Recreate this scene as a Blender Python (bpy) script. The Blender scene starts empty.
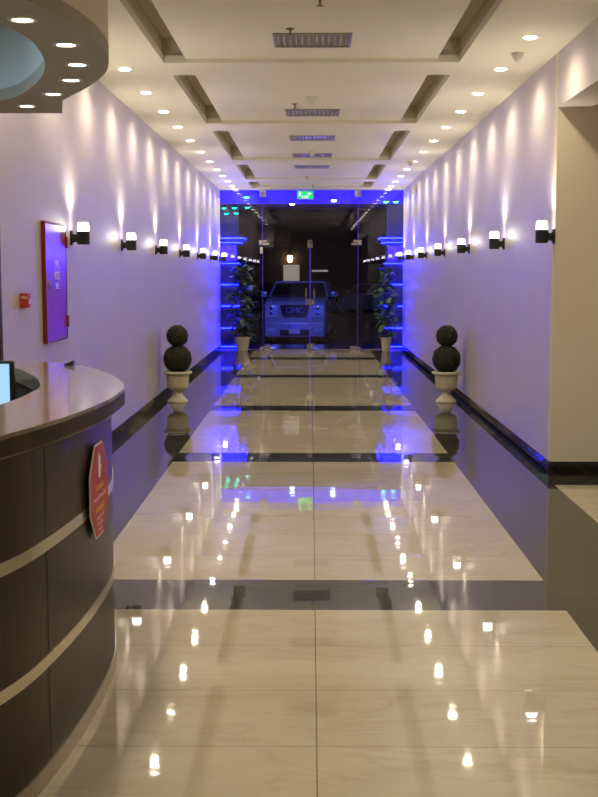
import bpy, bmesh, math, random
from math import pi, sin, cos, radians, atan, atan2, sqrt
from mathutils import Vector, Matrix
random.seed(7)
S = bpy.context.scene
COL = S.collection
PI = pi

# ------------------------------------------------------------------ materials
def mat(name, col=(.8, .8, .8), rough=.5, metal=0., ior=1.5, emit=None, es=0., coat=0., coat_r=.03, spec=.5):
    m = bpy.data.materials.new(name); m.use_nodes = True
    b = m.node_tree.nodes['Principled BSDF']
    b.inputs['Base Color'].default_value = (*col, 1)
    b.inputs['Roughness'].default_value = rough
    b.inputs['Metallic'].default_value = metal
    b.inputs['IOR'].default_value = ior
    b.inputs['Specular IOR Level'].default_value = spec
    b.inputs['Coat Weight'].default_value = coat
    b.inputs['Coat Roughness'].default_value = coat_r
    if emit:
        b.inputs['Emission Color'].default_value = (*emit, 1)
        b.inputs['Emission Strength'].default_value = es
    return m
def nodes(m): return m.node_tree.nodes, m.node_tree.links, m.node_tree.nodes['Principled BSDF']
def coords(m, scale=(1, 1, 1)):
    n, l, b = nodes(m)
    tc = n.new('ShaderNodeTexCoord'); mp = n.new('ShaderNodeMapping')
    mp.inputs['Scale'].default_value = scale
    l.new(tc.outputs['Object'], mp.inputs['Vector'])
    return mp.outputs['Vector']
def noise(m, vec, scale, detail=4, rough=.5, dist=0.):
    n, l, b = nodes(m)
    t = n.new('ShaderNodeTexNoise'); t.inputs['Scale'].default_value = scale
    t.inputs['Detail'].default_value = detail; t.inputs['Roughness'].default_value = rough
    t.inputs['Distortion'].default_value = dist
    l.new(vec, t.inputs['Vector']); return t.outputs['Fac']
def ramp(m, fac, stops):
    n, l, b = nodes(m)
    r = n.new('ShaderNodeValToRGB'); e = r.color_ramp.elements
    e[0].position, e[0].color = stops[0][0], (*stops[0][1], 1)
    e[1].position, e[1].color = stops[-1][0], (*stops[-1][1], 1)
    for p, c in stops[1:-1]:
        x = e.new(p); x.color = (*c, 1)
    l.new(fac, r.inputs['Fac']); return r.outputs['Color']
def math_n(m, op, a, b2=None, c=None):
    n, l, b = nodes(m)
    x = n.new('ShaderNodeMath'); x.operation = op
    for i, v in enumerate((a, b2, c)):
        if v is None: continue
        if isinstance(v, (int, float)): x.inputs[i].default_value = v
        else: l.new(v, x.inputs[i])
    return x.outputs[0]
def mix(m, fac, a, b2, mode='MIX'):
    n, l, b = nodes(m)
    x = n.new('ShaderNodeMix'); x.data_type = 'RGBA'; x.blend_type = mode
    for s, v in ((0, fac), (6, a), (7, b2)):
        if isinstance(v, (int, float)): x.inputs[s].default_value = v
        elif isinstance(v, tuple): x.inputs[s].default_value = (*v, 1)
        else: l.new(v, x.inputs[s])
    return x.outputs[2]
def bump(m, h, strength=.1, dist=.01):
    n, l, b = nodes(m)
    x = n.new('ShaderNodeBump'); x.inputs['Strength'].default_value = strength
    x.inputs['Distance'].default_value = dist
    l.new(h, x.inputs['Height']); l.new(x.outputs['Normal'], b.inputs['Normal'])

M = {}
# wall paint, satin enamel with roller / trowel relief
def wall_paint(name, c1, c2, rough):
    m = mat(name, c1, rough, spec=.9)
    v = coords(m, (1, 1, 1)); n, l, b = nodes(m)
    l.new(ramp(m, noise(m, v, 1.3, 3), [(.3, c1), (.7, c2)]), b.inputs['Base Color'])
    if rough < .5:      # vertically brushed satin enamel: highlights stretch up and down
        tg = n.new('ShaderNodeCombineXYZ'); tg.inputs[2].default_value = 1.
        l.new(tg.outputs[0], b.inputs['Tangent']); b.inputs['Anisotropic'].default_value = .85
    v2 = coords(m, (1, 4.5, .12))
    bump(m, noise(m, v2, 2.4, 3, .55), .12, .008)
    return m
M['wall'] = wall_paint('satin_wall_paint', (.53, .475, .46), (.505, .45, .44), .42)
M['wall_tan'] = wall_paint('matt_wall_paint', (.70, .62, .50), (.67, .59, .47), .6)
m = M['ceil'] = mat('ceiling_paint', (.84, .81, .71), .6)
v = coords(m); bump(m, noise(m, v, 30, 2), .03, .002)
M['plenum'] = mat('raw_plenum_board', (.66, .60, .48), .9)
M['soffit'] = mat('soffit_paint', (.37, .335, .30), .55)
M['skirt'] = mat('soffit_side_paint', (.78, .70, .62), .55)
M['soffit_in'] = mat('soffit_recess_paint', (.55, .63, .66), .6)

TY0, T = 5.927, .5865
def stone(name, dark, x0, tw):
    m = mat(name, (.5, .5, .5), .03)
    n, l, b = nodes(m)
    v = coords(m, (1, 1, 1))
    if dark:
        f = noise(m, v, 5, 6, .6, .4)
        c = ramp(m, f, [(.3, (.040, .036, .032)), (.6, (.058, .052, .045)), (.75, (.085, .076, .066))])
        jc = (.016, .014, .012)
    else:
        v2 = coords(m, (.55, 1.8, 1))
        f = noise(m, v2, 1.7, 8, .62, 1.1)
        c = ramp(m, f, [(.2, (.43, .365, .265)), (.45, (.49, .425, .32)), (.62, (.52, .455, .345)), (.8, (.46, .395, .295))])
        f2 = noise(m, v2, 1.1, 5, .55, 2.2)
        band = math_n(m, 'ABSOLUTE', math_n(m, 'SUBTRACT', f2, .5))
        vein = ramp(m, band, [(.0, (.90, .88, .86)), (.010, (.96, .95, .94)), (.03, (1, 1, 1))])
        c = mix(m, 1., c, vein, 'MULTIPLY')
        jc = (.20, .16, .11)
    sx = n.new('ShaderNodeSeparateXYZ'); tc = n.new('ShaderNodeTexCoord')
    l.new(tc.outputs['Object'], sx.inputs[0])
    def joint(o, off, per, w):
        a = math_n(m, 'DIVIDE', math_n(m, 'SUBTRACT', o, off), per)
        fr = math_n(m, 'ABSOLUTE', math_n(m, 'SUBTRACT', math_n(m, 'FRACT', math_n(m, 'ADD', a, .5)), .5))
        return math_n(m, 'LESS_THAN', fr, w / per / 2)
    j = math_n(m, 'MAXIMUM', joint(sx.outputs['Y'], TY0, T, .0035), joint(sx.outputs['X'], x0, tw, .0055))
    # tone varies a little from tile to tile
    wn = n.new('ShaderNodeTexWhiteNoise'); cx = n.new('ShaderNodeCombineXYZ')
    l.new(math_n(m, 'FLOOR', math_n(m, 'DIVIDE', math_n(m, 'SUBTRACT', sx.outputs['Y'], TY0), T)), cx.inputs[1])
    l.new(math_n(m, 'FLOOR', math_n(m, 'DIVIDE', math_n(m, 'SUBTRACT', sx.outputs['X'], x0), tw)), cx.inputs[0])
    l.new(cx.outputs[0], wn.inputs['Vector'])
    tone = ramp(m, wn.outputs['Value'], [(0, (.94, .94, .94)), (1, (1, 1, 1))])
    c = mix(m, 1., c, tone, 'MULTIPLY')
    c = mix(m, j, c, jc)
    l.new(c, b.inputs['Base Color'])
    wav = noise(m, coords(m, (.8, 2.2, 1)), 1.6, 2)
    rip = noise(m, coords(m, (2.5, 26, 1)), 1.0, 2)
    wav = math_n(m, 'ADD', wav, math_n(m, 'MULTIPLY', rip, .035))
    hgt = math_n(m, 'SUBTRACT', math_n(m, 'MULTIPLY', wav, .5), math_n(m, 'MULTIPLY', j, .12))
    bump(m, hgt, .10, .02)
    return m
M['cream'] = stone('polished_cream_marble_tile', False, .022, 1.27)
M['dark_tile'] = stone('polished_dark_tile', True, .022, 1.27)
m = M['base_stone'] = mat('black_marble_baseboard', (.012, .01, .01), .07)
v = coords(m, (1, 1, 1.5)); f = noise(m, v, 4, 8, .65, 1.5); n, l, b = nodes(m)
l.new(ramp(m, f, [(.35, (.010, .009, .009)), (.6, (.022, .018, .016)), (.74, (.06, .05, .045))]), b.inputs['Base Color'])
bump(m, noise(m, v, 3, 3), .25, .01)

def wood(name, c1, c2, c3, rough, sc, coat=0.):
    m = mat(name, c1, rough, coat=coat, coat_r=.08); n, l, b = nodes(m)
    v = coords(m, sc); f = noise(m, v, 6, 6, .6, .3)
    l.new(ramp(m, f, [(.3, c1), (.5, c2), (.72, c3)]), b.inputs['Base Color'])
    bump(m, f, .05, .003)
    return m
M['wood'] = wood('dark_walnut_veneer', (.026, .012, .007), (.040, .020, .012), (.052, .028, .018), .36, (7, 7, .35))
M['wood'].node_tree.nodes['Principled BSDF'].inputs['Specular IOR Level'].default_value = .22
M['wood_top'] = wood('glossy_walnut_counter_top', (.15, .11, .085), (.20, .15, .115), (.24, .18, .14), .12, (6, .7, 3), .4)
M['wood_in'] = mat('counter_inner_laminate', (.035, .03, .032), .4)
M['seam'] = mat('veneer_seam', (.010, .006, .004), .6)
M['steel'] = mat('brushed_steel_band', (.62, .58, .48), .28, 1.)
M['chrome'] = mat('polished_chrome', (.80, .80, .80), .10, 1.)
M['mirror'] = mat('mirrored_louvre', (.92, .90, .86), .22, 1.)
M['tray'] = mat('grey_fixture_tray', (.30, .28, .25), .7)
M['led_panel'] = mat('blue_led_panel', (.02, .02, .2), .4, emit=(.0015, .0006, 1.), es=38)
M['grey_metal'] = mat('satin_grey_metal', (.45, .43, .42), .35, .8)
M['black'] = mat('matt_black_metal', (.012, .012, .013), .42)
M['black_pl'] = mat('black_plastic', (.010, .010, .012), .3)
M['white_pl'] = mat('white_plastic', (.72, .70, .66), .4)
M['bronze'] = mat('sprinkler_bronze', (.28, .22, .15), .35, .9)
M['white_paint'] = mat('white_lettering', (.85, .83, .80), .5)
M['yellow_paint'] = mat('yellow_lettering', (.85, .50, .06), .5)
M['red_lacquer'] = mat('red_lacquered_steel', (.42, .006, .05), .3, .25, coat=1., coat_r=.16, spec=.8)
M['red_edge'] = mat('red_cabinet_frame', (.22, .012, .012), .35)
M['red_pl'] = mat('red_plastic', (.50, .035, .02), .4)
M['sign_red'] = mat('red_sign_face', (.46, .022, .012), .45)
WARM = (1., .87, .63)
M['lens'] = mat('downlight_lens', (.9, .9, .9), .4, emit=(1, .88, .68), es=10)
M['sconce_glass'] = mat('lit_opal_glass', (.9, .9, .9), .3, emit=(1, .93, .84), es=6)
M['led'] = mat('blue_led_tube', (.1, .1, .3), .4, emit=(.0016, .0026, 1.), es=72)
M['fascia'] = mat('fascia_blue_glow', (.02, .02, .2), .35, emit=(.018, .005, 1.), es=1.1)  # blue light falling on the porch beam, put in as emission
M['led_white'] = mat('cool_white_lamp', (.9, .9, .9), .4, emit=(.6, .85, 1.), es=14)
M['led_cyan'] = mat('cyan_lamp', (.2, .6, .6), .4, emit=(.05, .75, .95), es=7)
M['led_green'] = mat('green_lamp', (.1, .6, .3), .4, emit=(.0, .75, .42), es=4)
M['lamp_amber'] = mat('amber_lamp', (.8, .5, .2), .4, emit=(1, .62, .22), es=9)
M['screen'] = mat('monitor_screen', (.02, .02, .02), .2, emit=(.42, .74, 1.), es=.5)
M['exit_green'] = mat('exit_sign_green', (.0, .3, .12), .4, emit=(.0, .45, .12), es=.8)
M['exit_white'] = mat('exit_sign_white', (.8, .8, .8), .4, emit=(.75, 1., .85), es=1.1)
M['column'] = mat('porch_column_cladding', (.035, .035, .06), .3)
M['urn'] = mat('cream_glazed_urn', (.62, .57, .44), .35)
M['pot'] = mat('beige_plastic_planter', (.55, .49, .38), .45)
M['soil'] = mat('dark_soil', (.02, .014, .01), .9)
M['stem'] = mat('brown_stem', (.07, .045, .025), .7)
def leafmat(name, c1, c2, c3, rough, sc):
    m = mat(name, c1, rough); n, l, b = nodes(m)
    l.new(ramp(m, noise(m, coords(m), sc, 3), [(.3, c1), (.5, c2), (.7, c3)]), b.inputs['Base Color'])
    return m
M['box_leaf'] = leafmat('topiary_foliage', (.012, .014, .007), (.022, .024, .011), (.040, .042, .020), .7, 25)
M['rubber_leaf'] = leafmat('rubber_plant_leaf', (.025, .05, .022), (.05, .095, .035), (.15, .22, .085), .35, 9)
M['round_leaf'] = leafmat('broad_green_leaf', (.05, .10, .03), (.09, .18, .055), (.19, .29, .10), .35, 9)
M['glow_blue_seal'] = mat('edge_seal_painted_glow', (.10, .06, .95), .3)  # base colour carries the blue glow running along the glass edges
M['paper'] = mat('notice_paper', (.42, .45, .50), .7)
M['asphalt'] = leafmat('asphalt', (.025, .025, .028), (.035, .035, .038), (.05, .05, .052), .8, 12)
M['night_wall'] = mat('night_facade', (.035, .033, .035), .8)
M['car_white'] = mat('pearl_car_paint', (.55, .58, .62), .22, .1, coat=1.)
M['car_silver'] = mat('silver_car_paint', (.40, .43, .48), .3, .2, coat=1.)
M['car_glass'] = mat('car_glass', (.01, .012, .015), .06, spec=.8)
M['tyre'] = mat('tyre_rubber', (.012, .012, .012), .8)
M['rim'] = mat('alloy_wheel', (.35, .36, .38), .3, .8)
M['lamp_glass'] = mat('headlamp_glass', (.80, .85, .92), .12, .1)

# thin architectural pane: clear with a Fresnel reflection on each face
m = bpy.data.materials.new('clear_glass_pane'); m.use_nodes = True
n, l = m.node_tree.nodes, m.node_tree.links
n.remove(n['Principled BSDF'])
tr = n.new('ShaderNodeBsdfTransparent'); tr.inputs[0].default_value = (.90, .90, .94, 1)
gl = n.new('ShaderNodeBsdfGlossy'); gl.inputs['Color'].default_value = (.75, .75, 1., 1); gl.inputs['Roughness'].default_value = .0
fr = n.new('ShaderNodeFresnel'); fr.inputs['IOR'].default_value = 1.6
mx = n.new('ShaderNodeMixShader')
l.new(fr.outputs[0], mx.inputs[0]); l.new(tr.outputs[0], mx.inputs[1]); l.new(gl.outputs[0], mx.inputs[2])
l.new(mx.outputs[0], n['Material Output'].inputs['Surface'])
M['pane'] = m

# ------------------------------------------------------------------ mesh helpers
def bx(bm, x0, x1, y0, y1, z0, z1):
    c = Vector(((x0+x1)/2, (y0+y1)/2, (z0+z1)/2))
    r = bmesh.ops.create_cube(bm, size=1, matrix=Matrix.Translation(c) @ Matrix.Diagonal((abs(x1-x0), abs(y1-y0), abs(z1-z0), 1)))
    return r['verts']
def rbox(bm, x0, x1, y0, y1, z0, z1, r=.01, seg=2):
    t = bmesh.new(); bx(t, x0, x1, y0, y1, z0, z1)
    bmesh.ops.bevel(t, geom=t.edges[:], offset=r, segments=seg, affect='EDGES', profile=.6)
    merge(bm, t)
def merge(bm, t, mtx=None):
    me = bpy.data.meshes.new('tmp'); t.to_mesh(me); t.free()
    if mtx: me.transform(mtx)
    bm.from_mesh(me); bpy.data.meshes.remove(me)
def lathe(bm, prof, n=32, c=(0, 0, 0), axis='Z', flute=0, fr=(0, 0)):
    rings = []
    for r, z in prof:
        ring = []
        for i in range(n):
            a = 2*PI*i/n; rr = r
            if flute and fr[0] <= z <= fr[1]: rr = r*(1+flute*(1 if i % 2 else -1))
            p = Vector((rr*cos(a), rr*sin(a), z))
            if axis == 'Y': p = Vector((p.x, p.z, p.y))
            if axis == 'X': p = Vector((p.z, p.x, p.y))
            ring.append(bm.verts.new(p + Vector(c)))
        rings.append(ring)
    for a, b in zip(rings, rings[1:]):
        for i in range(n):
            j = (i+1) % n
            bm.faces.new((a[i], a[j], b[j], b[i]))
    if prof[0][0] > 1e-5: bm.faces.new(rings[0][::-1])
    if prof[-1][0] > 1e-5: bm.faces.new(rings[-1])
def cyl(bm, r, z0, z1, n=24, c=(0, 0, 0), axis='Z', bev=0.):
    p = [(r, z0), (r, z1)] if not bev else [(r-bev, z0), (r, z0+bev), (r, z1-bev), (r-bev, z1)]
    lathe(bm, p, n, c, axis)
def tube(bm, pts, r, n=10):
    rings = []; pts = [Vector(p) for p in pts]
    for i, p in enumerate(pts):
        d = (pts[min(i+1, len(pts)-1)] - pts[max(i-1, 0)]).normalized()
        u = d.cross(Vector((0, 0, 1)));
        if u.length < .01: u = d.cross(Vector((1, 0, 0)))
        u.normalize(); w = d.cross(u)
        rings.append([bm.verts.new(p + r*(u*cos(2*PI*k/n)+w*sin(2*PI*k/n))) for k in range(n)])
    for a, b in zip(rings, rings[1:]):
        for i in range(n): bm.faces.new((a[i], a[(i+1) % n], b[(i+1) % n], b[i]))
    bm.faces.new(rings[0][::-1]); bm.faces.new(rings[-1])
def prism(bm, poly, z0, z1, holes=()):
    """solid between z0 and z1 from a plan outline, with optional holes"""
    loops = [poly] + list(holes)
    bots = []; tops = []
    for L in loops:
        b = [bm.verts.new((p[0], p[1], z0)) for p in L]; t = [bm.verts.new((p[0], p[1], z1)) for p in L]
        for i in range(len(L)):
            j = (i+1) % len(L); bm.faces.new((b[i], b[j], t[j], t[i]))
        bots += [(b[i], b[(i+1) % len(b)]) for i in range(len(b))]
        tops += [(t[i], t[(i+1) % len(t)]) for i in range(len(t))]
    for E in (bots, tops):
        es = [bm.edges.get(e) for e in E]
        bmesh.ops.triangle_fill(bm, use_beauty=True, use_dissolve=False, edges=es)
def spline(pts, n=8):
    out = []; P = [Vector(p) for p in pts]
    P = [P[0]*2-P[1]] + P + [P[-1]*2-P[-2]]
    for i in range(1, len(P)-2):
        for k in range(n):
            t = k/n; a, b, c, d = P[i-1], P[i], P[i+1], P[i+2]
            out.append(.5*((2*b)+(c-a)*t+(2*a-5*b+4*c-d)*t*t+(3*b-a-3*c+d)*t**3))
    out.append(P[-2]); return out
def offset(path, d):
    out = []
    for i, p in enumerate(path):
        t = (path[min(i+1, len(path)-1)] - path[max(i-1, 0)]).normalized()
        out.append(p + Vector((-t.y, t.x))*d)
    return out
def obj(name, bm, m, parent=None, smooth=None, loc=None, bevel=None):
    bmesh.ops.recalc_face_normals(bm, faces=bm.faces[:])
    me = bpy.data.meshes.new(name); bm.to_mesh(me); bm.free()
    for mm in (m if isinstance(m, (list, tuple)) else [m]): me.materials.append(mm)
    if smooth:
        me.polygons.foreach_set('use_smooth', [True]*len(me.polygons))
        me.set_sharp_from_angle(angle=radians(smooth))
    o = bpy.data.objects.new(name, me); COL.objects.link(o)
    if parent: o.parent = parent
    if loc: o.location = loc
    return o
def NB(): return bmesh.new()
def tag(o, label, cat, group=None, kind=None):
    o['label'] = label; o['category'] = cat
    if group: o['group'] = group
    if kind: o['kind'] = kind
    return o
def thing(name, label, cat, loc=(0, 0, 0), rz=0, group=None):
    o = bpy.data.objects.new(name, None); COL.objects.link(o)
    o.empty_display_size = .1
    o.location = loc; o.rotation_euler = (0, 0, rz)
    return tag(o, label, cat, group)
def struct(o):
    o['kind'] = 'structure'; return o
def dup(root, loc, label, rz=None, group=None):
    def cp(o, par):
        c = o.copy(); COL.objects.link(c)
        if par: c.parent = par
        for ch in list(o.children): cp(ch, c)
        return c
    r = cp(root, None); r.location = loc; r['label'] = label
    if rz is not None: r.rotation_euler = (0, 0, rz)
    if group: r['group'] = group
    return r
def text(name, s, size, m, parent, loc, rot, ext=.001, align='CENTER'):
    cu = bpy.data.curves.new(name, 'FONT'); cu.body = s; cu.size = size; cu.extrude = ext
    cu.align_x = align; cu.align_y = 'CENTER'
    t = bpy.data.objects.new(name, cu); COL.objects.link(t)
    bpy.context.view_layer.update()
    me = bpy.data.meshes.new_from_object(t.evaluated_get(bpy.context.evaluated_depsgraph_get()))
    bpy.data.objects.remove(t); bpy.data.curves.remove(cu)
    o = bpy.data.objects.new(name, me); COL.objects.link(o); me.materials.clear(); me.materials.append(m)
    o.location = loc; o.rotation_euler = rot; o.parent = parent
    return o
def light(kind, parent, loc, energy, color, rot=(0, 0, 0), **kw):
    L = bpy.data.lights.new('bulb', kind); L.energy = energy; L.color = color
    for k, v in kw.items(): setattr(L, k, v)
    o = bpy.data.objects.new('bulb', L); COL.objects.link(o); o.parent = parent
    o.location = loc; o.rotation_euler = rot
    return o

# ------------------------------------------------------------------ dimensions (metres)
XL, XR = -1.99, 2.01          # corridor side walls
YG = 26.4                     # plane of the glass entrance
ZC = 3.48                     # ceiling border level
ZT = 3.86                     # plenum lid
YL = 7.69                     # where the left wall ends at the reception area
YR = 10.0                     # where the right wall turns off
XO = 1.263                     # half width of ceiling bays
PANX0, PANX1 = -1.248, 1.292  # cream floor field
strips = [(-2.9, -2.3), (1.21, 1.80), (5.927, 6.520), (10.68, 11.22), (14.68, 15.26), (19.36, 19.89), (23.37, 23.97)]
YE = 26.1
XWL, XWR, YB = -5.2, 6.2, -3.2

# ------------------------------------------------------------------ floor
bm = NB()
ys = [YB] + [v for s in strips for v in s if v > YB] + [YE, YG+.06]
ys = sorted(set(ys + [9.52, YR+.05, YL]))
xs = [XWL, XL, PANX0, PANX1, 1.955, XWR]
vg = {}
def gv(i, j):
    if (i, j) not in vg: vg[i, j] = bm.verts.new((xs[i], ys[j], 0))
    return vg[i, j]
def is_strip(y): return any(a < y < b for a, b in strips)
for j in range(len(ys)-1):
    yc = (ys[j]+ys[j+1])/2
    for i in range(len(xs)-1):
        if i == 0 and yc > YL: continue
        if i == 4 and yc > YR+.03: continue
        if i in (0, 4): mi = 1 if (i == 4 and yc > 9.52) else 0
        elif i in (1, 3): mi = 1
        else: mi = 1 if (is_strip(yc) or yc > YE) else 0
        f = bm.faces.new((gv(i, j), gv(i+1, j), gv(i+1, j+1), gv(i, j+1))); f.material_index = mi
r = bmesh.ops.extrude_face_region(bm, geom=bm.faces[:])
for v in r['geom']:
    if isinstance(v, bmesh.types.BMVert): v.co.z = -.05
floor = struct(obj('floor', bm, [M['cream'], M['dark_tile']]))

# ------------------------------------------------------------------ walls
def wall(name, b, m='wall'):
    bm = NB()
    for q in (b if isinstance(b[0], tuple) else [b]): bx(bm, *q)
    return struct(obj(name, bm, M[m]))
wall('wall_left', (XL-.2, XL, YL, YG+.1, 0, ZT))
wall('wall_reception_far', (XWL, XL-.2, YL, YL+.15, 0, ZT), 'wall_tan')
wall('wall_reception_side', (XWL-.15, XWL, YB, YL+.15, 0, ZT), 'wall_tan')
wall('wall_right', (XR, XR+.24, YR+.12, YG+.1, 0, ZT))
wall('wall_lobby_far', (XR, XWR, YR, YR+.12, 0, ZT), 'wall_tan')
wall('wall_lobby_side', (XWR, XWR+.15, YB, YR+.12, 0, ZT), 'wall_tan')
wall('wall_back', (XWL-.15, XWR+.15, YB-.15, YB, 0, ZT), 'wall_tan')
wall('wall_lintel', (XR, XR+.28, YB, YR, 3.038, ZC+.02), 'wall')
# baseboards: black marble, slightly proud, with a chamfered top
def baseb(name, axis, a, b2, pos, d, h=.115, t=.012):
    bm = NB()
    if axis == 'y': q = [(pos, 0), (pos+d*t, 0), (pos+d*t, h-.008), (pos+d*(t-.007), h), (pos, h)]
    else: q = [(pos, 0), (pos+d*t, 0), (pos+d*t, h-.008), (pos+d*(t-.007), h), (pos, h)]
    A = [bm.verts.new((p[0], a, p[1]) if axis == 'y' else (a, p[0], p[1])) for p in q]
    B = [bm.verts.new((p[0], b2, p[1]) if axis == 'y' else (b2, p[0], p[1])) for p in q]
    for i in range(5): bm.faces.new((A[i], A[(i+1) % 5], B[(i+1) % 5], B[i]))
    bm.faces.new(A[::-1]); bm.faces.new(B)
    return struct(obj(name, bm, M['base_stone']))
baseb('baseboard_left', 'y', YL, YG-.02, XL, 1)
baseb('baseboard_right', 'y', YR, YG-.02, XR, -1)
baseb('baseboard_lobby', 'x', XR-.015, XWR, YR, -1)
baseb('baseboard_reception', 'x', XWL, XL-.1, YL, -1)
# dark timber frame round the reception end of the left wall
bm = NB(); rbox(bm, XL-.205, XL+.012, YL-.07, YL+.0, 0, 2.75, .006)
rbox(bm, XL-.9, XL+.012, YL-.07, YL, 2.66, 2.75, .006)
struct(obj('trim_1', bm, M['wood']))

# ------------------------------------------------------------------ ceiling with recessed bays
bays = [(-2.4, 1.7), (2.33, 5.95), (6.62, 10.50), (11.15, 14.72), (15.49, 19.5), (20.3, 23.5), (24.1, 25.75)]
bm = NB()
t = .065
bx(bm, XWL, -XO, YB, YL, ZC, ZC+t); bx(bm, XL-.2, -XO, YL, YG+.1, ZC, ZC+t)
bx(bm, XO, XR+.24, YR, YG+.1, ZC, ZC+t); bx(bm, XO, XWR, YB, YR, ZC, ZC+t)
yy = YB
for a, b2 in bays:
    bx(bm, -XO, XO, yy, a, ZC, ZC+t); yy = b2
bx(bm, -XO, XO, yy, YG+.1, ZC, ZC+t)
struct(obj('ceiling', bm, M['ceil']))
bm = NB()
for a, b2 in bays:
    bx(bm, -1.075, 1.075, a-.001, b2+.001, ZC+.034, ZC+.0649)
struct(obj('ceiling_inset_panels', bm, M['ceil']))
bm = NB(); bx(bm, XWL-.15, XWR+.15, YB-.15, YG+.1, 3.69, 3.75)
for a, b2 in bays:      # boxed light coves either side of each bay
    for sx in (-1, 1):
        bx(bm, *sorted((sx*(XO+.012), sx*(XO+.035))), a-.05, b2+.05, ZC+t+.001, 3.69)
        bx(bm, *sorted((sx*.90, sx*.92)), a-.05, b2+.05, ZC+t+.001, 3.69)
        for e in (a-.035, b2+.012): bx(bm, *sorted((sx*.92, sx*(XO+.012))), e, e+.023, ZC+t+.001, 3.69)
struct(obj('ceiling_plenum', bm, M['plenum']))

# ------------------------------------------------------------------ downlights
SP = dict(spot_size=radians(165), spot_blend=.9, shadow_soft_size=.035)
def make_downlight(name, label, group, r=.052, e=20, flat=False):
    t = thing(name, label, 'ceiling light', group=group)
    bm = NB(); lathe(bm, [(r, -.0025), (r+.004, -.006), (r+.016, -.006), (r+.020, 0), (r+.0, 0.0)], 32)
    obj('trim_ring', bm, M['white_pl'], t, 40)
    bm = NB(); lathe(bm, [(r, -.001), (r, -.003), (0, -.0032)] if flat else [(r, -.001), (r, -.010), (r*.8, -.015), (0, -.016)], 32)
    obj('lens', bm, M['lens'], t)
    light('SPOT', t, (0, 0, -.04), e, WARM, **SP)
    return t
ysL = [y*1.035 if y < 25 else 26.15 for y in [1.8, 3.2, 4.6, 6.0, 7.4, 8.95, 10.42, 11.76, 13.13, 14.51, 16.0, 17.5, 19.0, 20.5, 21.8, 23.1, 24.35, 25.5]]
ysR = [y*1.035 if y < 25 else 26.2 for y in [1.8, 3.2, 4.6, 6.1, 7.6, 9.06, 10.45, 11.85, 13.16, 14.59, 16.05, 17.5, 19.05, 20.45, 21.85, 23.2, 24.45, 25.6]]
ORD = ['nearest', 'second', 'third', 'fourth', 'fifth', 'sixth', 'seventh', 'eighth', 'ninth', 'tenth', 'eleventh', 'twelfth', 'thirteenth', 'fourteenth']
proto = None
for side, x, Y in (('left', -1.643, ysL), ('right', 1.665, ysR)):
    vis = [y for y in Y if y > (10 if side == 'left' else 8.9)]
    for y in Y:
        if y in vis:
            k = vis.index(y)
            lb = 'round recessed ceiling downlight, %s in the %s row %s' % (
                ORD[k] if k < len(vis)-1 else 'farthest', side, 'counting away from the camera' if k < len(vis)-1 else 'just before the glass entrance')
        else:
            lb = 'round recessed downlight in the near end of the %s ceiling row, above the frame' % side
        if proto is None:
            proto = make_downlight('ceiling_downlight', lb, 'round downlights along both sides of the corridor ceiling')
            proto.location = (x, y, ZC)
        else: dup(proto, (x, y, ZC), lb)
# lobby to the right has its own
for i, (x, y) in enumerate([(3.2, 1.5), (3.2, 5.0), (3.0, 7.8), (4.9, 6.0), (5.0, 2.5)]):
    dup(proto, (x, y, ZC), 'round recessed downlight over the side lobby, behind the right wall', group='downlights over the side lobby')
for i, (x, y) in enumerate([(-4.3, 1.0), (-4.4, 5.5)]):
    dup(proto, (x, y, ZC), 'round recessed downlight over the reception back office', group='downlights over the reception')

# ------------------------------------------------------------------ mirrored louvre fixtures
def make_louvre(label):
    t = thing('ceiling_louvre', label, 'ceiling light', group='square mirrored louvres in the ceiling bays')
    w, d = .305, .275
    bm = NB()
    for a, b2, c, e in ((-w, w, -d, -d+.022), (-w, w, d-.022, d), (-w, -w+.022, -d, d), (w-.022, w, -d, d)):
        bx(bm, a, b2, c, e, -.012, 0)
    obj('frame', bm, M['grey_metal'], t)
    bm = NB(); bx(bm, -w+.02, w-.02, -d+.02, d-.02, -.0025, -.0005)
    obj('tray', bm, M['tray'], t)
    for k in range(12):
        x = -w+.045+k*(2*w-.09)/11
        bm = NB(); bow = []
        for q in range(7):
            yq = -d+.022+q*(2*d-.044)/6
            bow.append((x+.010*sin(q/6*PI)*(1 if x > 0 else -1), yq))
        for (xa, ya), (xb, yb) in zip(bow, bow[1:]):
            vs = [bm.verts.new(p) for p in ((xa-.008, ya, -.0025), (xb-.008, yb, -.0025), (xb, yb, -.024), (xa, ya, -.024), (xa+.008, ya, -.0025), (xb+.008, yb, -.0025))]
            bm.faces.new(vs[:4]); bm.faces.new((vs[3], vs[2], vs[5], vs[4]))
        obj('blade', bm, M['mirror'], t, 60)
    return t
vy = [9.67, 13.97, 16.6, 19.03, 21.07]
vl = ['nearest and largest', 'second from the camera', 'third from the camera', 'fourth from the camera', 'farthest']
lp = make_louvre('square mirrored louvre fixture in the corridor ceiling, nearest and largest'); lp.location = (.010, vy[0], ZC+.034)
for y, s in zip(vy[1:], vl[1:]): dup(lp, (.015, y, ZC+.034), 'square mirrored louvre fixture in the corridor ceiling, ' + s)

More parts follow.
